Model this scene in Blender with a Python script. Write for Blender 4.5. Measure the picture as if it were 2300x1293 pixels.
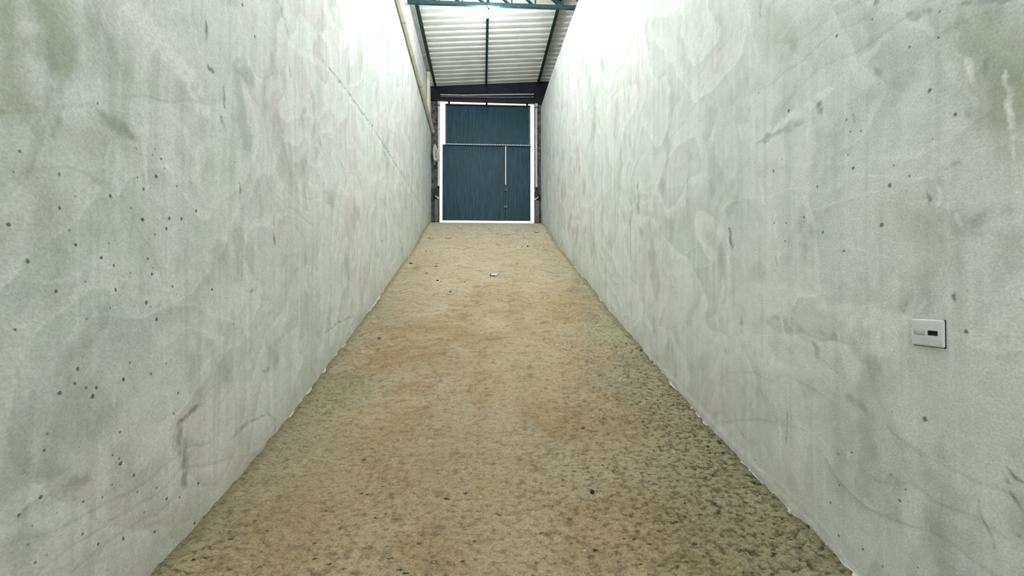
import bpy, bmesh, math, random
import numpy as np
from mathutils import Vector, Matrix

for o in list(bpy.data.objects):
    bpy.data.objects.remove(o)
SC = bpy.context.scene
C = SC.collection
rnd = random.Random(7)

# ------------------------------------------------------------------ camera
F, PX, PY = 850.0, 1123.0, 646.5          # focal length and principal point, 2300x1293 frame
EYE = 1.60                                # lens height above the floor it stands over
YAW = math.atan((PX - 1083) / F)          # the lens points a little right of the passage axis
PIT = math.atan(10.5 / F)
cam_d = bpy.data.cameras.new('camera')
cam_d.sensor_width = 36.0
cam_d.lens = F / 2300 * 36
cam_d.shift_x = (1150 - PX) / 2300
cam_d.clip_start = 0.05
cam = bpy.data.objects.new('camera', cam_d)
C.objects.link(cam)
cam.location = (0, 0, EYE)
cam.rotation_euler = (math.pi / 2 + PIT, 0, -YAW)
SC.camera = cam

# ------------------------------------------------------------------ light and exposure
world = bpy.data.worlds.new('overcast_sky')
SC.world = world
world.use_nodes = True
bg = world.node_tree.nodes['Background']
bg.inputs['Color'].default_value = (0.97, 1.0, 0.99, 1)
bg.inputs['Strength'].default_value = 1.35
LAMP_STRENGTH = 330.0
FILL_LAMP_STRENGTH = 1250.0  # unseen bulb added to fill the near walls
SC.view_settings.view_transform = 'Standard'
SC.view_settings.look = 'None'
SC.view_settings.gamma = 1
SC.cycles.diffuse_bounces = 3
SC.view_settings.use_curve_mapping = False
SC.view_settings.exposure = 0.40

# ------------------------------------------------------------------ geometry helpers
def ray(x, y):
    v = ((x - PX) / F, 1.0, (PY - y) / F)
    c, s = math.cos(PIT), math.sin(PIT)
    v = (v[0], v[1] * c - v[2] * s, v[1] * s + v[2] * c)
    c, s = math.cos(-YAW), math.sin(-YAW)
    return (v[0] * c - v[1] * s, v[0] * s + v[1] * c, v[2])

def on_plane(x, y, axis, val):            # a point of the photograph on a plane of the place
    r = ray(x, y)
    t = (val - (EYE if axis == 2 else 0)) / r[axis]
    return Vector((r[0] * t, r[1] * t, EYE + r[2] * t))

XL, XR, YF = -1.635, 1.90, 12.15          # left wall face, right wall face, gate plane
PROF = np.array([(-4.2, -1.61), (-1, -1.605), (0.2, -1.60), (1.0, -1.555), (1.84, -1.43), (2.43, -1.292), (3.06, -1.125),
                 (4.21, -.728), (5.0, -.46), (6.2, -.02), (9.2, 1.11), (12.15, 2.235), (12.5, 2.26), (13.0, 2.26), (17, 2.26)])

def pchip(px, py, x):
    h = np.diff(px); d = np.diff(py) / h
    m = np.zeros_like(py)
    for i in range(1, len(px) - 1):
        if d[i-1] * d[i] > 0:
            w1, w2 = 2*h[i] + h[i-1], h[i] + 2*h[i-1]
            m[i] = (w1 + w2) / (w1 / d[i-1] + w2 / d[i])
    m[0], m[-1] = d[0], d[-1]
    k = np.clip(np.searchsorted(px, x) - 1, 0, len(h) - 1)
    t = (x - px[k]) / h[k]
    return ((2*t**3 - 3*t**2 + 1) * py[k] + (t**3 - 2*t**2 + t) * h[k] * m[k]
            + (-2*t**3 + 3*t**2) * py[k+1] + (t**3 - t**2) * h[k] * m[k+1])

def ramp(y):
    return pchip(PROF[:, 0], PROF[:, 1], np.asarray(y, float)) + EYE

def on_floor(x, y):
    r = ray(x, y)
    ts = np.linspace(1.2, 12.4, 6000)
    g = EYE + r[2] / r[1] * ts - ramp(ts)
    i = int(np.argmax(g < 0)) if r[2] < 0 or g[0] > 0 else 0
    t = ts[i]
    return Vector((r[0] / r[1] * t, t, float(ramp(t))))

_r = np.random.RandomState(11)
LAT = _r.rand(256, 256)
def vnoise(u, v, seed=0):
    u = np.asarray(u, float) + seed * 17.31; v = np.asarray(v, float) + seed * 9.77
    i = np.floor(u).astype(int); j = np.floor(v).astype(int)
    a = u - i; b = v - j
    a = a * a * (3 - 2 * a); b = b * b * (3 - 2 * b)
    g = lambda p, q: LAT[p % 256, q % 256]
    return (g(i, j) * (1-a) * (1-b) + g(i+1, j) * a * (1-b) + g(i, j+1) * (1-a) * b + g(i+1, j+1) * a * b) * 2 - 1
def fbm(u, v, octs=4, seed=0):
    s = 0; a = 1.0; k = 1.0
    for o in range(octs):
        s = s + a * vnoise(u * k, v * k, seed + o); a *= .5; k *= 2.03
    return s

def tag(o, label=None, cat=None, group=None, kind=None):
    for k, v in (('label', label), ('category', cat), ('group', group), ('kind', kind)):
        if v:
            o[k] = v
    return o

def root_of(o):
    while o.parent:
        o = o.parent
    return o

def empty(name, loc, label, cat, group=None):
    o = bpy.data.objects.new(name, None)
    C.objects.link(o)
    o.location = loc
    o.empty_display_size = .1
    return tag(o, label, cat, group)

def obj(name, bm, m, parent=None, smooth=False, sharp=35, origin=None):
    """link a bmesh (in world coordinates) as ONE mesh object"""
    me = bpy.data.meshes.new(name)
    bmesh.ops.recalc_face_normals(bm, faces=bm.faces)
    base = root_of(parent).location.copy() if parent else (Vector(origin) if origin is not None else None)
    if base is not None:
        bmesh.ops.translate(bm, verts=bm.verts, vec=-base)
    bm.to_mesh(me); bm.free()
    if smooth:
        me.shade_smooth()
        me.set_sharp_from_angle(angle=math.radians(sharp))
    me.materials.append(m)
    o = bpy.data.objects.new(name, me)
    C.objects.link(o)
    if parent:
        o.parent = parent
    elif origin is not None:
        o.location = origin
    return o

def box(bm, a, b, bevel=0, seg=2):
    a, b = Vector(a), Vector(b)
    r = bmesh.ops.create_cube(bm, size=1)
    vs = r['verts']
    c, s = (a + b) / 2, b - a
    for v in vs:
        v.co = Vector((v.co.x * s.x, v.co.y * s.y, v.co.z * s.z)) + c
    if bevel:
        es = list({e for v in vs for e in v.link_edges})
        bmesh.ops.bevel(bm, geom=es, offset=bevel, segments=seg, affect='EDGES', profile=.5)
    return bm

def tube(bm, a, b, r, r2=None, n=16, cap=True):
    a, b = Vector(a), Vector(b)
    d = b - a
    q = d.to_track_quat('Z', 'Y').to_matrix().to_4x4()
    bmesh.ops.create_cone(bm, cap_ends=cap, segments=n, radius1=r, radius2=r if r2 is None else r2, depth=d.length,
                          matrix=Matrix.Translation((a + b) / 2) @ q)
    return bm

def bar(bm, a, b, w, h, up=(0, 0, 1)):
    """rectangular bar from a to b"""
    a, b = Vector(a), Vector(b)
    d = (b - a).normalized(); u = Vector(up)
    s = d.cross(u).normalized(); u = s.cross(d).normalized()
    vs = []
    for p in (a, b):
        for i, j in ((-1, -1), (1, -1), (1, 1), (-1, 1)):
            vs.append(bm.verts.new(p + s * i * w / 2 + u * j * h / 2))
    for f in ((3, 2, 1, 0), (4, 5, 6, 7), (0, 1, 5, 4), (1, 2, 6, 5), (2, 3, 7, 6), (3, 0, 4, 7)):
        bm.faces.new([vs[k] for k in f])
    return bm

def sweep(bm, prof, direction):
    """closed or open profile (list of Vectors) swept along a vector; closed solid"""
    lo = [bm.verts.new(p) for p in prof]
    hi = [bm.verts.new(p + Vector(direction)) for p in prof]
    n = len(prof)
    for i in range(n):
        bm.faces.new((lo[i], lo[(i + 1) % n], hi[(i + 1) % n], hi[i]))
    bm.faces.new(lo[::-1]); bm.faces.new(hi)
    return bm

def lathe(bm, prof, base, n=24, axis='Z'):
    """prof: (r, h) pairs"""
    rings = []
    for r, h in prof:
        rings.append([bm.verts.new(Vector(base) + Vector((r * math.cos(2*math.pi*i/n), r * math.sin(2*math.pi*i/n), h))) for i in range(n)])
    for a, b in zip(rings, rings[1:]):
        for i in range(n):
            bm.faces.new((a[i], a[(i+1) % n], b[(i+1) % n], b[i]))
    bm.faces.new(rings[0][::-1]); bm.faces.new(rings[-1])
    return bm

def grid_obj(name, us, vs, fn, m, parent=None, smooth=True):
    U, V = np.meshgrid(us, vs, indexing='ij')
    P = fn(U, V)                                        # three arrays
    co = np.stack(P, -1).reshape(-1, 3)
    nu, nv = len(us), len(vs)
    idx = np.arange(nu * nv).reshape(nu, nv)
    q = np.stack([idx[:-1, :-1], idx[1:, :-1], idx[1:, 1:], idx[:-1, 1:]], -1).reshape(-1, 4)
    me = bpy.data.meshes.new(name)
    me.vertices.add(len(co)); me.vertices.foreach_set('co', co.astype(np.float32).ravel())
    me.loops.add(q.size); me.loops.foreach_set('vertex_index', q.ravel().astype(np.int32))
    me.polygons.add(len(q)); me.polygons.foreach_set('loop_start', np.arange(0, q.size, 4, dtype=np.int32))
    me.update(calc_edges=True); me.validate()
    if smooth:
        me.shade_smooth()
    me.materials.append(m)
    o = bpy.data.objects.new(name, me); C.objects.link(o)
    if parent: o.parent = parent
    return o

# ------------------------------------------------------------------ materials
class NT:
    def __init__(s, name):
        s.m = bpy.data.materials.new(name); s.m.use_nodes = True
        s.t = s.m.node_tree; s.b = s.t.nodes['Principled BSDF']
    def n(s, typ, **kw):
        nd = s.t.nodes.new('ShaderNode' + typ)
        for k, v in kw.items():
            setattr(nd, k, v)
        return nd
    def set(s, sock, v):
        if isinstance(v, bpy.types.NodeSocket):
            s.t.links.new(v, sock)
        elif isinstance(v, (tuple, list)) and len(v) == 3 and sock.type == 'RGBA':
            sock.default_value = (*v, 1)
        else:
            sock.default_value = v
    def coords(s):
        return s.n('TexCoord').outputs['Object']
    def mapping(s, v, loc=(0, 0, 0), rot=(0, 0, 0), sc=(1, 1, 1), typ='POINT'):
        nd = s.n('Mapping', vector_type=typ); s.set(nd.inputs['Vector'], v)
        nd.inputs['Location'].default_value = loc; nd.inputs['Rotation'].default_value = rot; nd.inputs['Scale'].default_value = sc
        return nd.outputs[0]
    def noise(s, v, scale, detail=3, rough=.5, dist=0, color=False):
        nd = s.n('TexNoise'); s.set(nd.inputs['Vector'], v)
        nd.inputs['Scale'].default_value = scale; nd.inputs['Detail'].default_value = detail
        nd.inputs['Roughness'].default_value = rough; nd.inputs['Distortion'].default_value = dist
        return nd.outputs['Color' if color else 'Fac']
    def vor(s, v, scale, out='Distance', rand=1.0, feature='F1'):
        nd = s.n('TexVoronoi', feature=feature); s.set(nd.inputs['Vector'], v)
        nd.inputs['Scale'].default_value = scale; nd.inputs['Randomness'].default_value = rand
        return nd.outputs[out]
    def rng(s, v, a, b, c=0., d=1., smooth=False):
        nd = s.n('MapRange'); nd.clamp = True
        if smooth: nd.interpolation_type = 'SMOOTHSTEP'
        s.set(nd.inputs['Value'], v)
        for k, x in zip(('From Min', 'From Max', 'To Min', 'To Max'), (a, b, c, d)):
            nd.inputs[k].default_value = x
        return nd.outputs['Result']
    def math(s, op, a, b=0., c=None, clamp=False):
        nd = s.n('Math', operation=op, use_clamp=clamp)
        s.set(nd.inputs[0], a); s.set(nd.inputs[1], b)
        if c is not None: s.set(nd.inputs[2], c)
        return nd.outputs[0]
    def mix(s, f, a, b, blend='MIX'):
        nd = s.n('Mix', data_type='RGBA', blend_type=blend)
        s.set(nd.inputs['Factor'], f); s.set(nd.inputs['A'], a) if False else None
        s.set(nd.inputs[6], a); s.set(nd.inputs[7], b)
        return nd.outputs[2]
    def sep(s, v):
        nd = s.n('SeparateXYZ'); s.set(nd.inputs[0], v); return nd.outputs
    def comb(s, x, y, z):
        nd = s.n('CombineXYZ')
        for i, v in enumerate((x, y, z)): s.set(nd.inputs[i], v)
        return nd.outputs[0]
    def vadd(s, a, b, scale=None):
        if scale is not None:
            nd = s.n('VectorMath', operation='SCALE'); s.set(nd.inputs[0], b); nd.inputs['Scale'].default_value = scale; b = nd.outputs[0]
        nd = s.n('VectorMath', operation='ADD'); s.set(nd.inputs[0], a); s.set(nd.inputs[1], b); return nd.outputs[0]
    def bump(s, h, strength=.5, dist=.01, normal=None):
        nd = s.n('Bump'); s.set(nd.inputs['Height'], h)
        nd.inputs['Strength'].default_value = strength; nd.inputs['Distance'].default_value = dist
        if normal is not None: s.set(nd.inputs['Normal'], normal)
        return nd.outputs[0]
    def out(s, col=None, rough=None, normal=None, metal=0., spec=None):
        if col is not None: s.set(s.b.inputs['Base Color'], col)
        if rough is not None: s.set(s.b.inputs['Roughness'], rough)
        if normal is not None: s.set(s.b.inputs['Normal'], normal)
        if spec is not None: s.b.inputs['Specular IOR Level'].default_value = spec
        s.b.inputs['Metallic'].default_value = metal
        return s.m

def paint(name, col, rough=.5, var=.15, scale=12., metal=0., bump=.15, dirt=None):
    t = NT(name); v = t.coords()
    n = t.noise(v, scale, 4, .6)
    c2 = tuple(c * (1 - var * 2) for c in col) if dirt is None else dirt
    c = t.mix(t.rng(n, .4, .72), col, c2)
    nr = t.bump(t.noise(v, scale * 6, 3), bump, .004)
    return t.out(c, t.rng(n, .3, .7, rough - .08, rough + .1), nr, metal)

def emis(name, col, strength):
    t = NT(name)
    t.b.inputs['Base Color'].default_value = (*col, 1)
    t.b.inputs['Emission Color'].default_value = (*col, 1)
    t.b.inputs['Emission Strength'].default_value = strength
    return t.m

def plaster(name, seed):
    """trowelled cement plaster: broad tints, worn marks and painted ledge shading come from the 'mortar' attribute, grain and pits from noise"""
    t = NT(name)
    p = t.sep(t.coords())
    v = t.comb(p[1], p[2], seed * 3.7)
    at = t.n('Attribute', attribute_name='mortar')
    c = at.outputs['Color']
    gr = t.noise(v, 105., 3, .72)
    md = t.noise(v, 17., 3, .68)
    k = t.math('MULTIPLY', t.rng(gr, .34, .70, 1.10, .82), t.rng(md, .36, .70, 1.03, .95))
    c = t.mix(1., c, t.comb(k, k, k), 'MULTIPLY')
    nd = t.n('TexVoronoi'); nd.inputs['Scale'].default_value = 24.
    wob = t.vadd(t.mapping(v, sc=(1.0, .8, 1), rot=(0, 0, .35)), t.comb(gr, md, 0.), .014)
    t.set(nd.inputs['Vector'], wob)
    pr = t.sep(nd.outputs['Color'])
    rad = t.math('MULTIPLY', t.math('SUBTRACT', at.outputs['Alpha'], pr[0]), 4.)
    rad = t.math('MINIMUM', rad, t.math('MULTIPLY_ADD', t.math('MULTIPLY', pr[1], pr[1]), .15, .075))
    pit = t.rng(t.math('SUBTRACT', nd.outputs['Distance'], rad), .05, -.03)
    c = t.mix(t.math('MULTIPLY', pit, t.rng(pr[2], 0, 1, .45, .95)), c, (.09, .115, .09))
    h = t.math('MULTIPLY_ADD', pit, -1.6, gr)
    h = t.math('MULTIPLY_ADD', md, 1.3, h)
    return t.out(c, .88, t.bump(h, .34, .005), spec=.25)

def concrete_ramp():
    t = NT('ramp_concrete')
    p = t.sep(t.coords())
    v = t.comb(p[0], p[1], 0.)
    at = t.n('Attribute', attribute_name='mortar')
    c = at.outputs['Color']
    gr = t.noise(v, 80., 4, .75)
    cr = t.noise(t.mapping(v, sc=(.75, 1.3, 1)), 27., 4, .72)
    nd = t.n('TexVoronoi'); nd.inputs['Scale'].default_value = 38.
    t.set(nd.inputs['Vector'], t.vadd(t.mapping(v, sc=(.55, 1.15, 1), rot=(0, 0, .25)), t.comb(gr, cr, 0.), .035))
    pr = t.sep(nd.outputs['Color'])
    rel = t.rng(at.outputs['Alpha'], .05, .60, .35, 1.)
    k = t.math('MULTIPLY', t.rng(gr, .30, .72, 1.25, .58), t.math('MULTIPLY_ADD', t.math('SUBTRACT', t.math('MULTIPLY', t.rng(cr, .36, .52, 1.22, 1.), t.rng(cr, .515, .63, 1., .36)), 1.), rel, 1.))
    c = t.mix(1., c, t.comb(k, k, k), 'MULTIPLY')
    rad = t.math('MULTIPLY', t.math('SUBTRACT', at.outputs['Alpha'], pr[0]), 1.5)
    rad = t.math('MINIMUM', rad, t.math('MULTIPLY_ADD', pr[1], .26, .10))
    chip = t.rng(t.math('SUBTRACT', nd.outputs['Distance'], rad), .06, -.08)
    c = t.mix(t.math('MULTIPLY', chip, t.rng(pr[2], 0, 1, .5, .95)), c, (.065, .06, .033))
    pale = t.rng(t.math('SUBTRACT', nd.outputs['Distance'], t.math('MULTIPLY', t.math('SUBTRACT', pr[1], .90), 2.2)), .04, -.06)
    c = t.mix(t.math('MULTIPLY', pale, .6), c, (.86, .84, .72))
    h = t.math('MULTIPLY_ADD', chip, -1.3, gr)
    h = t.math('MULTIPLY_ADD', cr, -2.4, h)
    return t.out(c, .93, t.bump(h, .9, .009), spec=.2)

def gate_sheet():
    t = NT('teal_gate_sheet')
    v = t.coords()
    a = t.noise(t.mapping(v, sc=(9, 1, .9)), 2.0, 5, .65)
    c = t.mix(t.rng(a, .40, .70), (.004, .036, .060), (.024, .094, .145))
    b = t.noise(t.mapping(v, sc=(1, 1, .7)), 1.1, 3)
    c = t.mix(t.rng(b, .48, .62, 0, .7), c, (.006, .050, .060))
    s = t.noise(v, 40., 3, .6)
    c = t.mix(t.rng(s, .60, .74, 0, .5), c, (.17, .21, .24))
    return t.out(c, .55, t.bump(a, .2, .01))

def roof_sheet():
    t = NT('roof_sheet')
    v = t.coords()
    n = t.noise(t.mapping(v, sc=(.8, 3, 1)), 1.5, 4, .6)
    c = t.mix(t.rng(n, .45, .70), (.86, .87, .85), (.70, .69, .64))
    d = t.noise(v, 9., 4, .65)
    c = t.mix(t.rng(d, .60, .76, 0, .5), c, (.50, .47, .42))
    return t.out(c, .45, t.bump(d, .1, .01), metal=.0)

def mottled(name, c1, c2, scale=5., c3=None):
    t = NT(name); v = t.coords()
    n = t.noise(v, scale, 5, .65)
    c = t.mix(t.rng(n, .38, .64), c1, c2)
    if c3: c = t.mix(t.rng(t.noise(v, scale * 2.3, 4, .6), .55, .70), c, c3)
    return t.out(c, .9, t.bump(t.noise(v, scale * 8, 4, .6), .4, .006), spec=.2)

# marks on the walls, read off the photograph and put at their place on the wall
def marks(X, items):
    out = []
    for kind, x0, y0, x1, y1, wpx, amp in items:
        a, b = on_plane(x0, y0, 0, X), on_plane(x1, y1, 0, X)
        depth = (a.y + b.y) / 2
        out.append((kind, (a.y, a.z), (b.y, b.z), wpx * depth / F, amp))
    return out

LEFT = marks(XL, [
    ('d', 464, 45, 465, 95, 7, 1.0), ('d', 470, 148, 476, 158, 13, 1.2), ('d', 500, 200, 503, 245, 7, .9), ('d', 498, 265, 506, 290, 9, .9),
    ('d', 538, 412, 540, 452, 5, 1.2), ('d', 615, 478, 617, 505, 6, .9), ('d', 614, 528, 616, 545, 6, .9), ('d', 640, 52, 650, 82, 9, 1.1),
    ('d', 650, 140, 652, 172, 5, .9), ('d', 720, 315, 722, 338, 5, .7), ('d', 620, 0, 640, 40, 9, .6), ('d', 505, 0, 512, 22, 6, .8),
    ('d', 725, 137, 790, 216, 3.5, .9), ('d', 785, 212, 835, 280, 3.0, 1.2), ('d', 835, 280, 890, 372, 2.5, 1.0), ('d', 885, 365, 955, 475, 2.0, .6),  # joint ledge: its shadow line painted as dark strokes
    ('l', 728, 148, 840, 300, 4, .9), ('l', 830, 285, 940, 460, 3, .6), ('l', 650, 95, 725, 150, 12, .7),  # first two: highlight of the same ledge, painted in
    ('l', 656, 190, 661, 420, 5, .9), ('l', 326, 160, 328, 450, 6, .7), ('l', 290, 20, 420, 165, 40, .9), ('l', 410, 150, 460, 240, 34, 1.0),
    ('l', 557, 620, 560, 960, 8, .8), ('l', 420, 300, 450, 420, 22, .6), ('l', 575, 500, 640, 480, 14, .6), ('l', 700, 400, 900, 420, 40, .5),
    ('d', 215, 255, 308, 312, 24, .55), ('d', 112, 120, 118, 300, 22, .5), ('d', 455, 905, 408, 940, 9, .9), ('d', 405, 935, 416, 1085, 16, .75),
    ('d', 80, 1140, 190, 1078, 22, .55), ('d', 0, 1190, 60, 1150, 22, .4), ('d', 560, 948, 600, 926, 4, .8), ('d', 600, 926, 618, 945, 3, .8), ('d', 618, 940, 616, 975, 3, .8),
    ('d', 725, 750, 765, 720, 3, .6), ('d', 762, 722, 798, 708, 3, .6), ('d', 797, 712, 775, 765, 3, .5), ('d', 565, 655, 580, 645, 8, .7), ('d', 574, 735, 577, 748, 6, .8),
    ('d', 592, 835, 604, 825, 8, .6), ('d', 560, 945, 520, 980, 10, .5), ('d', 470, 780, 520, 850, 30, .25),
    ('o', 0, 40, 30, 230, 55, 1.0), ('o', 105, 0, 125, 130, 50, 1.1), ('o', 150, 300, 300, 330, 40, .5), ('o', 330, 1100, 420, 1230, 90, .35),
    ('o', 60, 380, 130, 470, 40, .35), ('l', 20, 60, 70, 60, 26, .5), ('l', 380, 1285, 700, 905, 9, .6),
])
RIGHT = marks(XR, [
    ('l', 1703, 405, 1714, 458, 6, 1.0), ('l', 1737, 465, 1753, 605, 5, 1.1), ('l', 1688, 225, 1696, 320, 4, .8), ('l', 1660, 280, 1664, 318, 4, .9),
    ('l', 1664, 0, 1674, 60, 5, .8), ('l', 1676, 20, 1702, 130, 4, .9), ('l', 2262, 165, 2285, 345, 7, 1.2), ('l', 2165, 130, 2183, 188, 8, .8),
    ('l', 2118, 340, 2124, 370, 10, .7), ('l', 2148, 475, 2164, 505, 6, .9), ('l', 2105, 420, 2112, 460, 7, .8), ('l', 1752, 690, 1762, 762, 5, 1.1), ('l', 1746, 905, 1756, 998, 7, 1.1),
    ('l', 1968, 742, 1974, 782, 5, .9), ('l', 1625, 620, 1612, 740, 10, .8), ('l', 1637, 520, 1636, 690, 6, .8), ('l', 1414, 330, 1416, 470, 4, .7), ('l', 1568, 200, 1564, 300, 4, .8),
    ('l', 1600, 290, 1592, 350, 12, .7), ('l', 1765, 270, 1860, 205, 16, .9), ('l', 1860, 205, 1990, 85, 16, .6), ('l', 1700, 315, 1775, 262, 7, 1.0),
    ('l', 1690, 640, 1860, 690, 34, .6), ('l', 1860, 690, 2040, 725, 34, .7), ('l', 2125, 748, 2290, 790, 10, .7), ('l', 1650, 740, 1740, 820, 50, .6), ('l', 1740, 820, 1830, 830, 40, .5),
    ('d', 1835, 225, 1845, 250, 11, 1.1), ('d', 1825, 232, 1835, 222, 6, .8), ('d', 1968, 0, 1968, 20, 10, .9), ('d', 1965, 145, 1972, 190, 10, .7), ('d', 1638, 512, 1644, 562, 8, 1.2),
    ('d', 1433, 400, 1436, 480, 4, .9), ('d', 1416, 490, 1418, 585, 2.5, 1.0), ('d', 2143, 655, 2146, 668, 6, 1.4), ('d', 1662, 718, 1667, 732, 7, .9), ('d', 1631, 785, 1634, 795, 7, .9),
    ('d', 2080, 432, 2086, 452, 6, 1.1), ('d', 2130, 385, 2160, 365, 9, .8), ('d', 2210, 130, 2216, 175, 9, .9), ('d', 2170, 240, 2172, 258, 5, 1.0), ('d', 2030, 680, 2034, 700, 5, .8),
    ('d', 2270, 1060, 2300, 1080, 8, 1.2), ('d', 2285, 1110, 2300, 1150, 8, 1.0), ('d', 2265, 1070, 2275, 1090, 8, .9), ('d', 2288, 1190, 2292, 1200, 6, 1.0), ('d', 2062, 1018, 2066, 1024, 5, 1.1),
    ('d', 1700, 320, 1800, 270, 10, .5), ('d', 1730, 720, 1800, 740, 26, .4), ('d', 1830, 770, 1842, 810, 10, .5), ('d', 1900, 890, 1945, 925, 16, .45), ('d', 1850, 745, 1880, 760, 14, .4),
    ('d', 2040, 30, 2090, 20, 18, .6), ('d', 2160, 15, 2290, 0, 14, .8), ('d', 2130, 530, 2260, 470, 40, .3), ('d', 1800, 470, 1820, 590, 30, .25),
    ('o', 2200, 60, 2300, 200, 80, 1.0), ('o', 2240, 260, 2300, 300, 60, .7), ('o', 1740, 80, 1830, 60, 40, .45), ('o', 2000, 480, 2060, 560, 60, .3), ('o', 1860, 950, 1960, 1050, 90, .3),
    ('o', 2290, 1120, 2300, 1180, 30, .8), ('l', 1460, 795, 1930, 1290, 10, .7),
])
M = dict(
    left=plaster('plaster_left', 1),
    right=plaster('plaster_right', 2),
    floor=concrete_ramp(), gate=gate_sheet(), roof=roof_sheet(),
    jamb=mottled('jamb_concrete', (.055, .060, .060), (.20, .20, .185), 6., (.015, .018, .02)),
    ring=mottled('ring_beam_concrete', (.34, .355, .345), (.48, .49, .48), 7., (.26, .27, .26)),
    mortar=mottled('fillet_mortar', (.60, .63, .58), (.74, .76, .71), 9., (.40, .39, .30)),
    yard=mottled('yard_concrete', (.42, .41, .38), (.52, .51, .47), 2.),
    steel=paint('green_steel', (.012, .048, .058), .4, .25, 9., 0., .1, (.035, .085, .090)),
    purlin=paint('dark_green_steel', (.008, .040, .034), .5, .2, 8.),
    navy=paint('navy_header_paint', (.003, .004, .014), .45, .2, 6.),
    black=paint('black_iron', (.010, .011, .013), .6, .2, 20.),
    tubewhite=paint('pale_track_paint', (.66, .62, .66), .4, .12, 10.),
    pvc=paint('aged_pvc', (.74, .72, .58), .38, .06, 4., 0., .05, (.62, .60, .44)),
    plate=paint('switch_plastic', (.72, .76, .77), .35, .05, 30., 0., .05),
    hole=paint('switch_hole_and_shadow', (.004, .004, .006), .8, .1, 30.),
    operator=paint('operator_plastic', (.50, .50, .46), .5, .1, 10.),
    weight=mottled('counterweight_steel', (.12, .12, .13), (.22, .22, .23), 8.),
    bulb=emis('lit_bulb', (.95, 1.0, .985), LAMP_STRENGTH),
    bulb_fill=emis('added_fill_bulb', (.97, 1.0, .985), FILL_LAMP_STRENGTH),
    socket=paint('socket_plastic', (.05, .05, .055), .5, .1, 30.),
    card=paint('white_card', (.72, .68, .78), .6, .05, 60.),
    violet=paint('violet_print', (.08, .035, .16), .6, .05, 60.),
    stick=paint('pale_stick', (.76, .75, .68), .6, .06, 40.),
    stone=mottled('pale_stone', (.72, .74, .72), (.84, .85, .83), 40.),
    grit=mottled('dark_grit', (.035, .032, .022), (.07, .062, .042), 60.),
    leaf=paint('green_leaf', (.05, .15, .06), .6, .2, 60.),
)

# ------------------------------------------------------------------ the setting
YB = -3.6                                            # the rear of the passage, open to daylight
def struct(o):
    return tag(o, kind='structure')

def spaced(segs):
    out = []
    for a, b, st in segs:
        out += list(np.arange(a, b - 1e-6, st))
    return np.array(out + [segs[-1][1]])

def lerp(c, f, col):
    return c + (np.array(col) - c) * np.clip(f, 0, 1)[..., None]

def step(x, a, b):
    return np.clip((x - a) / (b - a), 0, 1)

def store(o, col, alpha):
    at = o.data.attributes.new('mortar', 'FLOAT_COLOR', 'POINT')
    at.data.foreach_set('color', np.concatenate([col, alpha[..., None]], -1).astype(np.float32).ravel())

ys = spaced([(YB, 1.2, .06), (1.2, 4.5, .0085), (4.5, 8, .018), (8, 12.6, .03), (12.6, 16.6, .2)])
xs = spaced([(XL - .08, XR + .08, .0085)])
def floor_fn(X, Y):
    z = ramp(Y)
    amp = np.clip((Y - .5) / .8, .3, 1.)
    side = np.clip((np.abs(X - .13) - 1.35) / .45, 0, 1)
    ri = np.clip((X - .2) / 1.4, 0, 1)
    r = fbm(X * 1.1, Y * 1.1, 3, 1) * .012 + fbm(X * 7, Y * 9, 4, 5) * .0060
    chips = np.maximum(0, fbm(X * 34, Y * 52, 2, 9) - .30) * (-.020) * (.25 + 1.0 * ri)
    r = r + chips + side * fbm(X * 9, Y * 9, 4, 13) * .012
    flat = np.clip((11.6 - Y) / 1.2, .25, 1)
    return X, Y, z + r * amp * flat
floor = struct(grid_obj('floor', xs, ys, floor_fn, M['floor']))
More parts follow.
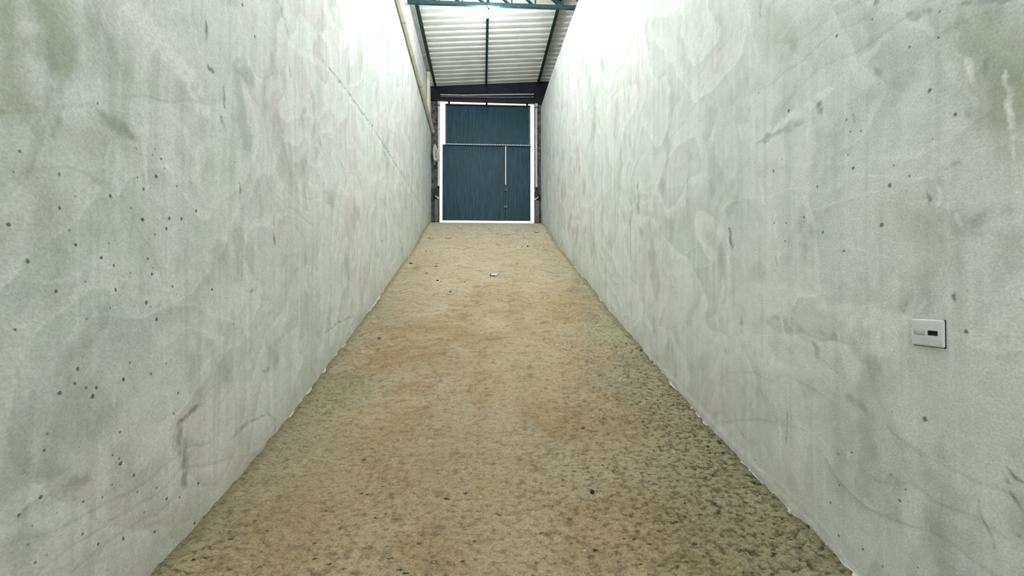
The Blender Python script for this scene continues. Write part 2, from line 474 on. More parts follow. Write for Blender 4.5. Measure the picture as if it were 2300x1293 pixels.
def floor_paint():
    X, Y = np.meshgrid(xs, ys, indexing='ij')
    wx, wy = X + .12 * fbm(X * 3, Y * 3, 3, 40), Y + .12 * fbm(X * 3, Y * 3, 3, 43)
    big = fbm(wx * .9, wy * .9, 3, 50)
    c = lerp(np.zeros(X.shape + (3,)) + (.545, .415, .240), step(big, -.3, .4), (.635, .510, .320))
    warm = fbm(wx * 1.4, wy * 1.1, 4, 53)
    c = lerp(c, step(warm, -.25, .75) * .85, (.450, .320, .165))
    pale = fbm(wx * 2.4, wy * 1.9, 4, 57)
    c = lerp(c, step(pale, .0, .95) * .5, (.680, .610, .450))
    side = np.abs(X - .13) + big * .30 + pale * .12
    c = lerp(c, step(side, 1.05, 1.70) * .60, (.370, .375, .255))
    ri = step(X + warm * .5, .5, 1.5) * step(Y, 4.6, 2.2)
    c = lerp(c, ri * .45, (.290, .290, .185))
    c = lerp(c, step(Y + warm, 4.6, 2.0) * .35, (.315, .255, .145))  # darker toward the camera: dirt plus light falloff put into the colour
    c = lerp(c, step(Y + warm * .7, 5.5, 9.0) * .85, (.770, .665, .465))  # paler up the ramp: brighter lamp light put into the colour
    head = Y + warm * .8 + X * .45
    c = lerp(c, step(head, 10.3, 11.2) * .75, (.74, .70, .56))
    rip = fbm(wx * 4.5, wy * 26, 4, 61)
    rd = .35 + .65 * step(Y, 3.0, 6.0)
    c = lerp(c, step(rip, .15, .95) * .42 * rd, (.285, .240, .130))
    c = lerp(c, step(rip, -.15, -.9) * .35 * rd, (.740, .680, .510))
    spot = fbm(X * 13, Y * 20, 3, 66)
    c = lerp(c, step(spot, .55, .95) * .40, (.20, .17, .09))
    hol = step(np.maximum(0, fbm(X * 34, Y * 52, 2, 9) - .30), .02, .4)
    c = lerp(c, hol * (.15 + .60 * step(X + .2 * warm, .2, 1.6)) * step(Y, 5.5, 2.5), (.13, .125, .07))
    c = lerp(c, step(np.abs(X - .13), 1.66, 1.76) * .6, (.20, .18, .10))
    rough = fbm(X * 1.3, Y * 1.1, 3, 70)
    al = .04 + .13 * step(rough, -.1, .7) + .28 * step(X + .3 * rough, .1, 1.6) * step(Y, 6, 2.3) + .13 * step(Y, 4.8, 2.0) + .13 * step(np.abs(X - .13), 1.2, 1.7)
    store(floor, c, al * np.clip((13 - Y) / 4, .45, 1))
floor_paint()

def wall_grid(name, X, sgn, top_fn, m, seed, strokes):
    """plaster face with gentle waves, plus the body of the wall behind it; marks stored as an attribute"""
    yy = spaced([(YB, 1.0, .10), (1.0, 2.6, .007), (2.6, 5, .011), (5, 8, .02), (8, YF, .035)])
    zz = spaced([(-.12, 3.4, .008), (3.4, 6.2, .02), (6.2, 7.2, .05)])
    tt = np.linspace(0, 1, 14)
    zmax = zz[-1]
    def fn(Yg, Zg):
        d = fbm(Yg * .8, Zg * .8, 3, seed) * .007 + fbm(Yg * 5, Zg * 4, 2, seed + 3) * .0016
        top = top_fn(Yg)
        z = np.where(Zg > 6.2, 6.2 + (Zg - 6.2) * (top - 6.2) / (zmax - 6.2), Zg)
        return np.full_like(Yg, X) + sgn * d, Yg, z
    U, V = np.meshgrid(yy, zz, indexing='ij')
    U1 = U + fbm(U * 2.2, V * 2.2, 3, seed + 30) * .10; V1 = V + fbm(U * 2.2, V * 2.2, 3, seed + 33) * .10
    # trowel plates: each pass of the float leaves an edge
    pl = np.mod(fbm(U1 * .8 + V1 * .3, V1 * 1.3 - U1 * .2, 2, seed + 36) * 2.4, 1)
    pl2 = np.mod(fbm(U1 * 1.2 - V1 * .4, V1 * .75, 2, seed + 40) * 2.0, 1)
    pl3 = np.mod(fbm(U1 * 3.0, V1 * 1.6 + U1 * .5, 2, seed + 44) * 1.6, 1)
    def fn(Yg, Zg):
        d = fbm(Yg * .8, Zg * .8, 3, seed) * .007 + fbm(Yg * 5, Zg * 4, 2, seed + 3) * .0016 + pl * .0016 + pl2 * .0014
        top = top_fn(Yg)
        z = np.where(Zg > 6.2, 6.2 + (Zg - 6.2) * (top - 6.2) / (zmax - 6.2), Zg)
        return np.full_like(Yg, X) + sgn * d, Yg, z
    o = grid_obj(name, yy, zz, fn, m)
    U2 = U + fbm(U * 16, V * 16, 3, seed + 6) * .012; V2 = V + fbm(U * 16, V * 16, 3, seed + 8) * .016
    brk = np.clip(.75 + .7 * fbm(U * 30, V * 22, 3, seed + 9), .15, 1)
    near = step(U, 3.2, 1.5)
    c = np.zeros(U.shape + (3,)) + (.755, .790, .772)
    c = lerp(c, step(fbm(U1 * 1.1, V1 * .8, 3, seed + 50), -.22, .18) * .95, (.815, .762, .772))
    c = lerp(c, step(fbm(U1 * 1.2, V1 * 1.0, 3, seed + 53), .02, .5) * .8, (.700, .775, .695))
    c = lerp(c, step(fbm(U1 * .9, V1 * .9, 3, seed + 55), .15, .55) * .5, (.720, .770, .785))
    c = lerp(c, step(pl, .2, 1) * .36, (.56, .60, .57))
    c = lerp(c, step(pl2, .95, .0) * .80, (.900, .925, .910))
    c = lerp(c, step(pl3, .3, 1) * .20, (.56, .60, .56))
    st = fbm(U1 * 8, V1 * .55, 4, seed + 58)
    c = lerp(c, step(st, .15, .8) * .20, (.58, .63, .59))
    c = lerp(c, step(st, -.12, -.75) * .32, (.86, .89, .87))
    st2 = fbm(U * 30, V * 1.1, 3, seed + 61)
    c = lerp(c, step(st2, .40, .95) * .26, (.50, .54, .50))
    c = lerp(c, step(st2, -.45, -.95) * .5, (.90, .92, .90))
    sm = fbm(U1 * 5, V1 * 2.4, 4, seed + 64)
    c = lerp(c, step(sm, .48, 1.0) * .42, (.38, .42, .37))
    sm2 = fbm(U2 * 9, V2 * 6, 4, seed + 68)
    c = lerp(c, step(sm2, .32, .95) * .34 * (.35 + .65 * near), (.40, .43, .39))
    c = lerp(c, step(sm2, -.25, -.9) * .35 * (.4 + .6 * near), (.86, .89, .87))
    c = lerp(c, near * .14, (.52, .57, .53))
    c = lerp(c, step(V - ramp(U), .28, .0) * (.35 + .3 * fbm(U * 3, V * 3, 2, seed + 71)), (.62, .60, .47))  # beige bounce light from the floor painted into the wall foot
    rs = random.Random(seed)
    for q in range(110):                                # stray float scratches and smears
        y0, z0 = rs.uniform(1.1, 9.5), 0
        z0 = float(ramp(y0)) + rs.uniform(.15, 4.5)
        ln = rs.uniform(.03, .22) * (1 + .08 * y0)
        kd = 'l' if q % 5 else 'd'
        tl = rs.uniform(-.25, .25) if q % 3 else rs.uniform(-1.2, 1.2)
        strokes = strokes + [(kd, (y0, z0), (y0 + ln * math.sin(tl), z0 + ln * math.cos(tl)), rs.uniform(.004, .010) + .0012 * y0, rs.uniform(.35, .9))]
    W = np.zeros(U.shape + (4,), np.float32); W[..., 3] = 1
    for kind, (ya, za), (yb, zb), w, amp in strokes:
        L = math.hypot(yb - ya, zb - za); dy, dz = (yb - ya) / max(L, 1e-6), (zb - za) / max(L, 1e-6)
        w = max(w, .006)
        m0 = (U > min(ya, yb) - w * 2.2) & (U < max(ya, yb) + w * 2.2)
        r0 = np.where(m0.any(1))[0]
        if not len(r0): continue
        sl = slice(r0[0], r0[-1] + 1)
        p, q = U2[sl] - ya, V2[sl] - za
        s_ = np.clip(p * dy + q * dz, 0, L)
        dist = np.hypot(p - s_ * dy, q - s_ * dz) / w
        e = np.clip(s_ / max(L, 1e-6), 0, 1); taper = .55 + .45 * np.sin(math.pi * e)
        if kind == 'o':
            f = np.clip(1.1 - dist / 1.5 + .45 * sm2[sl] + .25 * sm[sl], 0, 1) * np.clip(1.6 - dist / 1.1, 0, 1) * amp * .8
        else:
            f = np.clip((2.2 if kind == 'l' else 1.5) * (1 - dist / taper), 0, 1) * amp * brk[sl]
        W[sl][..., 'dlo'.index(kind)] += f
    W = np.clip(W, 0, 1)
    c = lerp(c, W[..., 2] * .80, (.42, .46, .35))
    c = lerp(c, W[..., 0] * .85, (.24, .27, .24))
    c = lerp(c, W[..., 1] * .85, (.92, .93, .92))
    dens = (.02 + .50 * step(U, 3.0, 1.8) * step(fbm(U * 1.5, V * 1.5, 3, seed + 80), -.35, .35)) * (1. if sgn > 0 else .55)
    store(o, c, dens)
    # thickness: body behind the face
    lay = sgn * .15
    me = o.data
    bm = bmesh.new(); bm.from_mesh(me)
    edges = [e for e in bm.edges if e.is_boundary]
    r = bmesh.ops.extrude_edge_only(bm, edges=edges)
    for v_ in [g for g in r['geom'] if isinstance(g, bmesh.types.BMVert)]: v_.co.x = X - lay
    bmesh.ops.holes_fill(bm, edges=[e for e in bm.edges if e.is_boundary], sides=0)
    bm.to_mesh(me); bm.free()
    me.set_sharp_from_angle(angle=math.radians(40))
    return struct(o)

def roof_z(x): return 6.585 + EYE + .068 * (x + 1.5)
wall_grid('wall_left', XL, 1, lambda y: np.full_like(y, 6.46 + EYE), M['left'], 3, LEFT)
def rt(y): return np.interp(y, [YB, 7.31, 9.79, 11.6, 12.2], [5.55, 5.775, 5.95, 6.0, 6.01]) + EYE
wall_grid('wall_right', XR, -1, rt, M['right'], 21, RIGHT)

bm = bmesh.new(); box(bm, (2.78, YB, 1.0), (2.93, YF + .3, 8.8)); struct(obj('wall_outer', bm, M['ring']))
# front wall: two jambs
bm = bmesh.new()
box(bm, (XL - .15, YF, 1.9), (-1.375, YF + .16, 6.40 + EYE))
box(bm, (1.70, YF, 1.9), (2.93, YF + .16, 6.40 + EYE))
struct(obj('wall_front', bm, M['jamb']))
# yard beyond the gate
bm = bmesh.new(); box(bm, (-14, 16.55, 3.2), (14, 30, 3.85)); struct(obj('ground_outside', bm, M['yard']))

# roof: trapezoidal sheet with ribs across the passage
def roof_bm():
    bm = bmesh.new()
    pitch, dep = .205, .034
    y = YB - .3; prof = []
    while y < YF + .45:
        prof += [(y, 0), (y + .085, 0), (y + .115, dep), (y + .175, dep)]
        y += pitch
    x0, x1 = -1.86, 2.95
    cols = []
    for x in (x0, x1):
        cols.append(([bm.verts.new((x, a, roof_z(x) + b)) for a, b in prof], [bm.verts.new((x, a, roof_z(x) + b + .006)) for a, b in prof]))
    (l0, l1), (r0, r1) = cols
    for i in range(len(prof) - 1):
        bm.faces.new((l0[i], l0[i+1], r0[i+1], r0[i])); bm.faces.new((l1[i], r1[i], r1[i+1], l1[i+1]))
        bm.faces.new((l0[i], l1[i], l1[i+1], l0[i+1])); bm.faces.new((r0[i], r0[i+1], r1[i+1], r1[i]))
    bm.faces.new((l0[0], r0[0], r1[0], l1[0])); bm.faces.new((l0[-1], l1[-1], r1[-1], r0[-1]))
    return bm
struct(obj('ceiling', roof_bm(), M['roof']))

# ragged mortar fillets where walls meet the ramp
def fillet(name, X, sgn, seed, w0):
    yy = spaced([(.6, 4, .02), (4, YF, .045)])
    tt = np.linspace(0, 1, 6)
    def fn(Yg, T):
        w = np.clip(w0 * (.9 + .55 * fbm(Yg * 1.7, Yg * 0, 3, seed) + .35 * fbm(Yg * 11, Yg * 0, 2, seed + 2)), .004, None)
        hgt = np.clip(w0 * 1.5 * (1 + .5 * fbm(Yg * 2.1, Yg * 0 + 3, 3, seed + 5)), .006, None)
        a = T * math.pi / 2
        x = X + sgn * (w * (1 - np.sin(a)) - .004)
        z = ramp(Yg) - .012 + hgt * (1 - np.cos(a)) + fbm(Yg * 14, T * 3, 2, seed + 7) * .004
        return x, Yg, z
    return struct(grid_obj(name, yy, tt, fn, M['mortar']))
fillet('trim_1', XL, 1, 31, .014)
fillet('trim_2', XR, -1, 37, .022)

# ------------------------------------------------------------------ roof steel
def c_section(x, y0, y1, z_top, h, w, lip, th=.006, flip=1):
    """C purlin along the passage, open side to one side"""
    p = [(0, 0), (w, 0), (w, -lip), (w - th, -lip), (w - th, -th), (th, -th), (th, -h + th), (w - th, -h + th), (w - th, -h + lip), (w, -h + lip), (w, -h), (0, -h)]
    bm = bmesh.new()
    sweep(bm, [Vector((x + flip * (a - w / 2), y0, z_top + b)) for a, b in p], (0, y1 - y0, 0))
    return bm
for x, lab in ((-1.485, 'dark green steel purlin along the left wall, beside the concrete beam'),
               (.125, 'dark steel purlin down the middle of the corrugated roof'),
               (1.80, 'dark green steel purlin above the right wall, edging the shaded roof strip')):
    o = obj('purlin', c_section(x, YB, YF - .11, roof_z(x) - .003 - (.004 if x < 0 else 0), .085, .06, .018, flip=1 if x < 0 else -1), M['purlin'], origin=(x, YB, roof_z(x)))
    tag(o, lab, 'roof beam', 'steel purlins under the roof')

TZ = 6.135 + EYE
def tt_z(x): return roof_z(x) - .095
def lattice(TY, lab):
    t = empty('roof_truss', (.2, TY, TZ), lab, 'truss', 'lattice trusses under the roof')
    x0, x1 = -1.60, 2.70
    bm = bmesh.new(); bar(bm, (x0, TY, TZ), (x1, TY, TZ), .05, .075); obj('bottom_chord', bm, M['steel'], t)
    bm = bmesh.new(); bar(bm, (x0, TY, tt_z(x0) - .03), (x1, TY, tt_z(x1) - .03), .05, .06); obj('top_chord', bm, M['steel'], t)
    nodes = [-.915, -.425, .10, .63, 1.135, 1.73, 2.25]
    for i, x in enumerate(nodes):
        bm = bmesh.new(); bar(bm, (x, TY, TZ + .037), (x, TY, tt_z(x) - .055), .030, .046, up=(0, 1, 0)); obj('upright', bm, M['steel'], t)
    prev = x0
    for x in nodes:
        bm = bmesh.new(); bar(bm, (prev + .04, TY + .004, tt_z(prev) - .07), (x - .06, TY + .004, TZ + .035), .030, .060, up=(0, 1, 0))
        obj('diagonal', bm, M['steel'], t); prev = x
    bm = bmesh.new(); bar(bm, (1.25, TY - .03, tt_z(1.25) - .10), (1.70, TY - .03, TZ + .05), .012, .04, up=(0, 1, 0)); obj('flat_brace', bm, M['steel'], t)
    bm = bmesh.new(); box(bm, (x0 - .035, TY - .045, TZ - .05), (x0 + .02, TY + .045, TZ + .05), .004); obj('end_plate', bm, M['tubewhite'], t)
lattice(8.0, 'green steel lattice truss crossing under the roof at the top edge')
lattice(4.3, 'green steel lattice truss above the view, added to hold the fill bulb')  # out of view, put in only to carry the fill bulb

bm = bmesh.new(); box(bm, (XL - .15, YB, 6.46 + EYE), (-1.525, 11.15, 6.56 + EYE), .006)
tag(obj('concrete_beam', bm, M['ring'], origin=(XL, YB, 6.46 + EYE)), 'rough grey concrete beam along the top of the left wall', 'beam')

# ------------------------------------------------------------------ bulb under the truss
def light_bulb(TY, lab, m='bulb'):
    x, y, zb = .088, TY - .02, TZ - .037
    l = empty('light_bulb', (x, y, zb), lab, 'lamp', 'bare bulbs under the trusses')
    bm = bmesh.new(); lathe(bm, [(.030, 0), (.030, -.012), (.022, -.016), (.022, -.055), (.019, -.058)], (x, y, zb), 20); obj('socket', bm, M['socket'], l, True)
    bm = bmesh.new(); lathe(bm, [(.017, -.056), (.020, -.070), (.038, -.095), (.060, -.125), (.073, -.160), (.072, -.195), (.056, -.225), (.030, -.243), (.008, -.248)], (x, y, zb), 24)
    obj('bulb_glass', bm, M[m], l, True)
light_bulb(8.0, 'glaring white bulb hanging under the roof truss')
light_bulb(4.3, 'unseen white fill bulb added under the truss nearer the open rear', 'bulb_fill')  # fill light added out of view to even out the walls

# ------------------------------------------------------------------ drain pipe on the left wall
d = empty('drain_pipe', (XL + .055, 11.9, 5.1 + EYE), 'cream plastic drain pipe sloping along the top of the left wall', 'pipe')
PR = .052
PXC = XL + PR + .008
def pz(y): return np.interp(y, [-4, 7.07, 12.1], [5.70, 5.475, 5.14]) + EYE
bm = bmesh.new(); tube(bm, (PXC, YB, pz(YB)), (PXC, 7.07, pz(7.07)), PR, n=24); tube(bm, (PXC, 7.05, pz(7.05)), (PXC, 12.1, pz(12.1)), PR, n=24)
obj('pipe_run', bm, M['pvc'], d, True)
bm = bmesh.new(); tube(bm, (PXC, 11.05, pz(11.1) - .02), (PXC, 11.05, 6.42 + EYE), PR, n=24); obj('downpipe', bm, M['pvc'], d, True)
dirv = Vector((0, 1, (pz(12) - pz(8)) / 4)).normalized()
for y in (8.45, 5.6):
    p = Vector((PXC, y, float(pz(y)))); bm = bmesh.new(); tube(bm, p - dirv * .05, p + dirv * .05, PR + .006, n=24); obj('pipe_socket', bm, M['pvc'], d, True)
p = Vector((PXC, 11.05, float(pz(11.05))))
bm = bmesh.new(); tube(bm, p - dirv * .14, p + dirv * .14, PR + .007, n=24); tube(bm, p, p + Vector((0, 0, .17)), PR + .007, n=24); obj('tee_joint', bm, M['pvc'], d, True)
bm = bmesh.new(); tube(bm, Vector((PXC, 12.02, pz(12.02))), Vector((PXC, 12.12, pz(12.12))), PR + .007, n=24); obj('end_cap', bm, M['pvc'], d, True)
for y in (7.6, 9.7):
    p = Vector((PXC, y, float(pz(y)))); bm = bmesh.new(); tube(bm, p - dirv * .012, p + dirv * .012, PR + .004, n=24); box(bm, (XL - .01, y - .012, pz(y) - .02), (PXC, y + .012, pz(y) + .02)); obj('pipe_clip', bm, M['ring'], d, True)

# ------------------------------------------------------------------ gate at the head of the ramp
G = YF + .075
def sheet(bm, x0, x1, z0, z1, y=G, pitch=.083, dep=.018):
    pr = []
    x = x0
    k = 0
    n = max(2, int(round((x1 - x0) / pitch))); p = (x1 - x0) / n
    for i in range(n):
        a = x0 + i * p
        pr += [(a, 0), (a + p * .36, 0), (a + p * .50, dep), (a + p * .86, dep)]
    pr.append((x1, 0))
    prof = [Vector((a, y + b, z0)) for a, b in pr] + [Vector((a, y + b + .004, z0)) for a, b in reversed(pr)]
    sweep(bm, prof, (0, 0, z1 - z0))
    return bm
Z = lambda v: v + EYE
gx0, gx1 = -1.195, 1.572
lowx0 = -1.285
z_top, z_seam, z_bot = Z(6.075), Z(4.80), Z(2.325)
wx = .757                                           # joint of the pedestrian door
g = empty('garage_gate', (.15, G, z_bot), 'dark teal corrugated metal gate at the top of the ramp', 'gate')
obj('upper_panel', sheet(bmesh.new(), gx0, gx1, z_seam + .010, z_top), M['gate'], g)
obj('lower_panel', sheet(bmesh.new(), lowx0, wx - .005, z_bot, z_seam - .010), M['gate'], g)
bm = bmesh.new(); bar(bm, (gx0, G - .028, z_seam - .034), (gx1 + .02, G - .028, z_seam - .034), .03, .03); obj('middle_rail', bm, M['gate'], g)
bm = bmesh.new(); bar(bm, (gx0, G - .028, z_top - .01), (gx1, G - .028, z_top - .01), .03, .04); obj('top_rail', bm, M['navy'], g)
bm = bmesh.new(); bar(bm, (gx0 + .03, G - .028, z_seam + .02), (gx0 + .03, G - .028, z_top), .03, .045, up=(1, 0, 0)); tag(obj('side_stile', bm, M['weight'], g), 'pale grey stile')
bm = bmesh.new(); bar(bm, (lowx0 + .03, G - .028, z_bot), (lowx0 + .03, G - .028, z_seam - .05), .03, .045, up=(1, 0, 0)); obj('side_stile', bm, M['gate'], g)
bm = bmesh.new(); bar(bm, (gx1 - .03, G - .028, z_seam + .02), (gx1 - .03, G - .028, z_top), .03, .045, up=(1, 0, 0)); tag(obj('side_stile', bm, M['weight'], g), 'pale grey stile')
w = obj('wicket_door', sheet(bmesh.new(), wx + .009, gx1, z_bot + .02, z_seam - .012), M['gate'], g)
bm = bmesh.new(); bar(bm, (wx + .034, G - .024, z_bot + .02), (wx + .034, G - .024, z_seam - .02), .02, .03, up=(1, 0, 0)); obj('door_stile', bm, M['gate'], w)
bm = bmesh.new(); bar(bm, (wx + .004, G + .05, z_bot + .02), (wx + .004, G + .05, Z(3.52)), .03, .06, up=(1, 0, 0)); obj('door_stop', bm, M['gate'], w)
for zz in (Z(3.33), Z(2.78)):
    bm = bmesh.new(); box(bm, (wx - .055, G - .055, zz - .03), (wx + .055, G - .030, zz + .03), .004)
    tube(bm, (wx - .01, G - .055, zz), (wx - .01, G - .085, zz), .012, n=12); obj('bolt_latch', bm, M['weight'], w)
bm = bmesh.new(); bar(bm, (wx + .02, G - .02, z_bot + .005), (gx1, G - .02, z_bot + .005), .03, .014); obj('door_sill', bm, M['gate'], g)
for px_ in (1008.5, 1093, 1184):
    x = on_plane(px_, 232, 1, G).x
    bm = bmesh.new(); box(bm, (x - .032, G - .02, z_top), (x + .032, G + .02, Z(6.17))); obj('hanger', bm, M['black'], g)

# dark header over the gate, with its pale bars
hb = empty('gate_header', (.2, YF, Z(6.10)), 'dark navy steel header above the gate', 'beam')
bm = bmesh.new()
prof = [Vector((XL - .15, YF - .09, Z(6.130))), Vector((2.78, YF - .09, Z(6.100))), Vector((2.78, YF - .09, roof_z(2.78) - .004)), Vector((XL - .15, YF - .09, roof_z(XL - .15) - .004))]
sweep(bm, prof, (0, .085, 0)); obj('header_plate', bm, M['navy'], hb)
tb = empty('tie_bar', (.2, YF - .15, Z(6.25)), 'pair of thin pale bars across the dark header between the two tracks', 'bar')
bm = bmesh.new()
pts = [on_plane(x, y, 1, YF - .14) for x, y in ((989, 212.5), (1040, 214), (1100, 213), (1199, 211.5))]
for a, b in zip(pts, pts[1:]): bar(bm, a, b, .03, .028)
obj('upper_bar', bm, M['tubewhite'], tb)
bm = bmesh.new()
pts = [on_plane(x, y, 1, YF - .14) for x, y in ((990, 216.5), (1060, 217.8), (1130, 219), (1199, 218))]
for a, b in zip(pts, pts[1:]): bar(bm, a, b, .03, .03)
obj('lower_bar', bm, M['weight'], tb)

def guide(xpx, lab, side):
    x = on_plane(xpx, 300, 1, YF - .125).x
    e = empty('counterweight_track', (x, YF - .125, Z(3.38)), lab, 'gate track')
    bm = bmesh.new(); bar(bm, (x, YF - .125, Z(3.38)), (x, YF - .125, Z(6.04)), .055, .055, up=(0, 1, 0)); obj('track_tube', bm, M['tubewhite'], e)
    bm = bmesh.new(); tube(bm, (x - .04, YF - .125, Z(6.03)), (x + .04, YF - .125, Z(6.03)), .05, n=18); obj('pulley', bm, M['tubewhite'], e, True)
    bm = bmesh.new(); box(bm, (x - .04, YF - .165, Z(5.92)), (x + .04, YF - .100, Z(5.96)), .004); obj('collar', bm, M['weight'], e)
    for k in (4.2, 5.2):
        bm = bmesh.new(); box(bm, (x - .035, YF - .16, Z(k)), (x + .035, YF - .002, Z(k) + .03)); obj('track_clamp', bm, M['tubewhite'], e)
    return x
xa = guide(985.5, 'pale vertical counterweight track left of the gate', -1)
xb = guide(1204.5, 'pale vertical counterweight track right of the gate', 1)

def weight(x, lab, zt, s):
    e = empty('counterweight', (x, YF - .12, Z(2.23)), lab, 'counterweight')
    bm = bmesh.new(); box(bm, (x - .055, YF - .15, Z(2.22)), (x + .055, YF - .005, Z(2.95)), .006); obj('weight_box', bm, M['weight'], e)
    bm = bmesh.new(); box(bm, (x - .08, YF - .13, Z(2.95)), (x + .07, YF - .03, Z(3.24)), .02); tube(bm, (x, YF - .14, Z(3.16)), (x, YF - .02, Z(3.16)), .075, n=20)
    obj('cable_sheave', bm, M['black'], e, True)
    bm = bmesh.new(); bar(bm, (x - s * .03, YF - .16, Z(3.06)), (x + s * .07, YF - .16, Z(2.98)), .02, .03); tube(bm, (x + s * .06, YF - .165, Z(2.99)), (x + s * .06, YF - .13, Z(2.99)), .03, n=14); obj('lever', bm, M['tubewhite'], e)
    bm = bmesh.new(); tube(bm, (x, YF - .05, Z(3.2)), (x, YF - .05, Z(3.385)), .012, n=8); obj('cable', bm, M['black'], e)
    bm = bmesh.new(); box(bm, (x - .11, YF - .17, Z(2.19)), (x + .09, YF, Z(2.235)), .004); obj('foot', bm, M['black'], e)
weight(xa - .07, 'grey counterweight box with black sheave left of the gate', 3.3, 1)
weight(xb + .03, 'grey counterweight box with black sheave right of the gate', 3.3, -1)

a = on_plane(970, 343, 1, YF - .25); b = on_plane(985, 343, 1, YF - .25)
op = empty('gate_operator', ((a.x + b.x) / 2, YF - .25, Z(4.2)), 'pale grey gate motor box on the left jamb', 'motor')
zt, zl = on_plane(980, 326, 1, YF - .25).z, on_plane(980, 362, 1, YF - .25).z
bm = bmesh.new()
pr = [(-.03, 0), (.06, 0), (.085, .03), (.085, .30), (.055, .42), (.035, .50), (-.015, .50), (-.05, .40), (-.06, .22), (-.045, .05)]
cx = (a.x + b.x) / 2
sweep(bm, [Vector((cx + p_, YF - .34, zl + q_ * (zt - zl) / .5)) for p_, q_ in pr], (0, .16, 0))
bmesh.ops.bevel(bm, geom=list(bm.edges), offset=.008, segments=2, affect='EDGES')
obj('housing', bm, M['operator'], op, True)
bm = bmesh.new(); box(bm, (cx + .03, YF - .35, zl + .06), (cx + .045, YF - .335, zl + .32), .003); obj('seam_cover', bm, M['black'], op)
bm = bmesh.new(); tube(bm, (cx - .02, YF - .24, zl - .12), (cx - .02, YF - .24, zl + .02), .03, n=14); box(bm, (cx - .04, YF - .20, zl + .08), (cx + .04, YF + .005, zt - .08), .006)
obj('mounting_arm', bm, M['weight'], op, True)

e = empty('corner_brace', (-1.5, YF - .06, Z(6.17)), 'thin pale wire brace in the upper left corner by the gate', 'brace')
p1, p2, p3 = on_plane(967, 213, 1, YF - .06), on_plane(983.5, 223, 1, YF - .06), on_plane(966.5, 223, 1, YF - .06)
bm = bmesh.new(); bar(bm, p1, p2, .012, .018); obj('slanted_rod', bm, M['tubewhite'], e)
bm = bmesh.new(); bar(bm, p3, p2, .012, .022); obj('level_rod', bm, M['tubewhite'], e)

# ------------------------------------------------------------------ light switch on the right wall
ca, cb_ = on_plane(2051, 743, 0, XR), on_plane(2126, 751, 0, XR)
yc = (ca.y + cb_.y) / 2; zc = (ca.z + cb_.z) / 2
s = empty('light_switch', (XR, yc, zc), 'white square light switch plate on the right wall', 'switch')
W = .118; H = .115
def rel(u0, v0, u1, v1, d0, d1, bev=0, seg=2):
    """box on the wall: u runs toward the gate, v up, d out of the wall"""
    bm = bmesh.new(); box(bm, (XR - d1, yc + u0, zc + v0), (XR - d0, yc + u1, zc + v1), bev, seg); return bm
# plate as a rounded frame around two module openings (left module further along the wall)
bm = bmesh.new()
def ring_plate(bm, holes):
    us = sorted({-W/2, W/2, *[h[0] for h in holes], *[h[2] for h in holes]}); vs = sorted({-H/2, H/2, *[h[1] for h in holes], *[h[3] for h in holes]})
    vt = {}
    def V(i, j):
        if (i, j) not in vt: vt[(i, j)] = bm.verts.new((XR - .0135, yc + us[i], zc + vs[j]))
        return vt[(i, j)]
    fs = []
    for i in range(len(us) - 1):
        for j in range(len(vs) - 1):
            mu, mv = (us[i] + us[i+1]) / 2, (vs[j] + vs[j+1]) / 2
            if any(h[0] < mu < h[2] and h[1] < mv < h[3] for h in holes): continue
            fs.append(bm.faces.new((V(i, j), V(i+1, j), V(i+1, j+1), V(i, j+1))))
    r = bmesh.ops.extrude_face_region(bm, geom=fs)
    bmesh.ops.translate(bm, verts=[g_ for g_ in r['geom'] if isinstance(g_, bmesh.types.BMVert)], vec=(.009, 0, 0))
    bmesh.ops.recalc_face_normals(bm, faces=bm.faces)
    lim = [e_ for e_ in bm.edges if all(abs(v_.co.x - (XR - .0135)) < 1e-6 and (abs(abs(v_.co.y - yc) - W/2) < 1e-6 or abs(abs(v_.co.z - zc) - H/2) < 1e-6) for v_ in e_.verts) and len(e_.link_faces) == 2 and abs(e_.link_faces[0].normal.dot(e_.link_faces[1].normal)) < .5]
    cor = [e_ for e_ in bm.edges if all(abs(abs(v_.co.y - yc) - W/2) < 1e-6 and abs(abs(v_.co.z - zc) - H/2) < 1e-6 for v_ in e_.verts)]
    bmesh.ops.bevel(bm, geom=lim + cor, offset=.0075, segments=4, affect='EDGES', profile=.5)
HL = (.006, -.012, .045, .012); HR = (-.0405, -.0105, -.0035, .0105)
ring_plate(bm, [HL, HR])
obj('plate', bm, M['plate'], s, True, 40)
tag(obj('shadow_slab', rel(-W/2 - .0022, -H/2 - .0022, W/2 - .002, H/2 + .0004, -.004, .0045, .001), M['hole'], s), 'dark slab standing in for the shadow behind the plate')  # offset dark slab draws the plate's shadow at right and bottom
bm = rel(.008, -.011, .043, .011, .0045, .015, .002)
for v_ in bm.verts:                                   # rocker tipped: upper edge out
    if v_.co.x < XR - .010: v_.co.x -= (v_.co.z - zc) / .011 * .003
obj('rocker', bm, M['plate'], s, True)
tag(obj('empty_module', rel(-.0402, -.0103, -.0038, .0103, .0050, .0105), M['hole'], s), 'black empty opening')

# ------------------------------------------------------------------ litter on the ramp
def lump(bm, c, r, sq=(1, 1, .6), seed=0):
    rr = random.Random(seed)
    q = bmesh.ops.create_icosphere(bm, subdivisions=2, radius=1)
    for v_ in q['verts']:
        k = r * (1 + .28 * (vnoise(v_.co.x * 1.7 + seed, v_.co.y * 1.7 + v_.co.z, seed % 13) if True else 0))
        v_.co = Vector((v_.co.x * sq[0], v_.co.y * sq[1], v_.co.z * sq[2])) * float(k) + Vector(c)
    return bm
def floor_n(p): 
    dz = float(ramp(p.y + .05) - ramp(p.y - .05)) / .1
    return math.atan(dz)
SURF = lambda x, y: float(floor_fn(np.array([[x]]), np.array([[y]]))[2][0, 0])

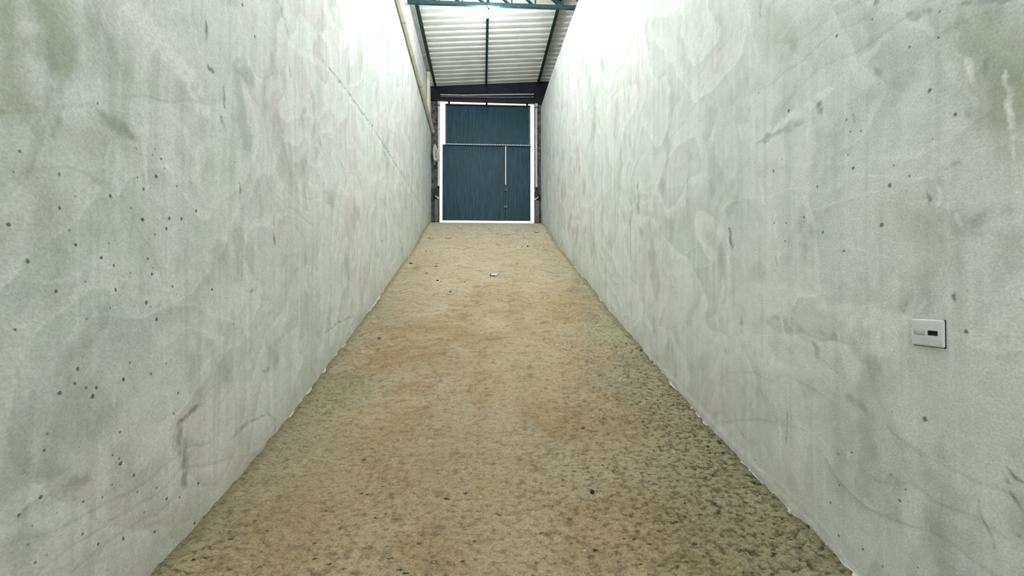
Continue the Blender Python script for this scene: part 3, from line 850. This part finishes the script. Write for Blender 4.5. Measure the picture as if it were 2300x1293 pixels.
p = on_floor(1109, 617); p.z = SURF(p.x, p.y)
c = empty('paper_card', p, 'small white card with violet border lying mid ramp', 'card')
sl = floor_n(p)
def tilted(pts, th):
    """thin slab on the ramp: pts in ramp-plane (across, up-slope)"""
    bm = bmesh.new()
    vs = [Vector((p.x + a, p.y + b * math.cos(sl), p.z + b * math.sin(sl) + .010)) for a, b in pts]
    sweep(bm, vs, (0, -math.sin(sl) * th, math.cos(sl) * th)); return bm
cw = 9.5 * p.y / F
obj('sheet', tilted([(-cw, -.07), (cw * .8, -.07), (cw * 1.05, .07), (-cw * .75, .07)], .004), M['card'], c)
obj('printed_edge', tilted([(-cw, -.075), (cw * .3, -.075), (cw * .3, -.045), (-cw * .70, -.045), (-cw * .55, .05), (-cw * .72, .07)], .006), M['violet'], c)
obj('printed_corner', tilted([(cw * .62, -.06), (cw * .82, -.06), (cw * .95, .0), (cw * .72, .0)], .0061), M['violet'], c)

a, b = on_floor(1185, 554), on_floor(1183.5, 540)
a.z, b.z = SURF(a.x, a.y) + .014, SURF(b.x, b.y) + .014
bm = bmesh.new(); tube(bm, a, b, .015, .013, 10); st = obj('stick', bm, M['stick'], None, True, origin=a)
tag(st, 'pale stick lying lengthwise near the top of the ramp', 'stick')
bm = bmesh.new(); lump(bm, a + Vector((0, -.01, .002)), .018, (1, .8, 1), 3); obj('dark_tip', bm, M['grit'], st, True)

p = on_floor(1206, 521.6); p.z = SURF(p.x, p.y)
bm = bmesh.new(); lump(bm, p + Vector((0, 0, .012)), .075, (1, 1.1, .35), 5)
tag(obj('flat_stone', bm, M['stone'], None, True, origin=p), 'flat white flake at the top right of the ramp', 'stone')
p = on_floor(1007, 535); p.z = SURF(p.x, p.y)
bm = bmesh.new(); lump(bm, p + Vector((0, 0, .006)), .07, (1.1, .8, .22), 8)
tag(obj('mortar_scrap', bm, M['mortar'], None, True, origin=p), 'thin pale mortar scrap near the top left of the ramp', 'debris')
p = on_floor(852, 759); p.z = SURF(p.x, p.y)
bm = bmesh.new()
n = 10
mid = [bm.verts.new(p + Vector(((i / n - .5) * .055, .012 * math.sin(i * .5), .010 + .006 * math.sin(i / n * 3.1)))) for i in range(n + 1)]
for sgn in (-1, 1):
    rim = [bm.verts.new(mid[i].co + Vector((0, sgn * .016 * math.sin(math.pi * min(1, (i + .15) / (n + .3))), .012 * math.sin(math.pi * i / n)))) for i in range(n + 1)]
    for i in range(n): bm.faces.new((mid[i], mid[i+1], rim[i+1], rim[i]) if sgn > 0 else (rim[i], rim[i+1], mid[i+1], mid[i]))
bmesh.ops.solidify(bm, geom=bm.faces[:], thickness=.002)
tag(obj('leaf', bm, M['leaf'], None, True, origin=p), 'small green leaf on the ramp beside the left wall', 'leaf')
p = on_floor(1330, 1105); p.z = SURF(p.x, p.y)
bm = bmesh.new(); lump(bm, p + Vector((0, 0, .006)), .016, (1, 1, .8), 9)
tag(obj('pebble', bm, M['grit'], None, True, origin=p), 'single dark pebble on the near part of the ramp', 'stone')

crumbs = [(923, 593, 1.6), (979.5, 598.5, 1.2), (958, 613, 1.0), (983, 631, 1.2), (1044, 634.6, .7), (956.7, 563.4, .9), (1117, 524.7, .9),
          (1228, 523, 1.2), (1011.5, 655, 1.0), (1144, 549, .8), (1172.5, 555, .9), (1255, 534, 0) , (963, 534, .8)]
proto = None
for i, (x, y, k) in enumerate(crumbs):
    if not k: continue
    q = on_floor(x, y); q.z = SURF(q.x, q.y) + .006
    if proto is None:
        bm = bmesh.new(); lump(bm, q, .026, (1.25, .9, .7), 15)
        o = proto = obj('grit_crumb', bm, M['grit'], None, True, origin=q)
        tag(o, 'small dark crumb of grit lying on the upper ramp', 'debris', 'dark crumbs on the upper ramp')
    else:
        o = proto.copy(); C.objects.link(o); o.location = q
    k *= .62; o.scale = (k, k * .9, k * .8); o.rotation_euler = (0, 0, i * 1.3)
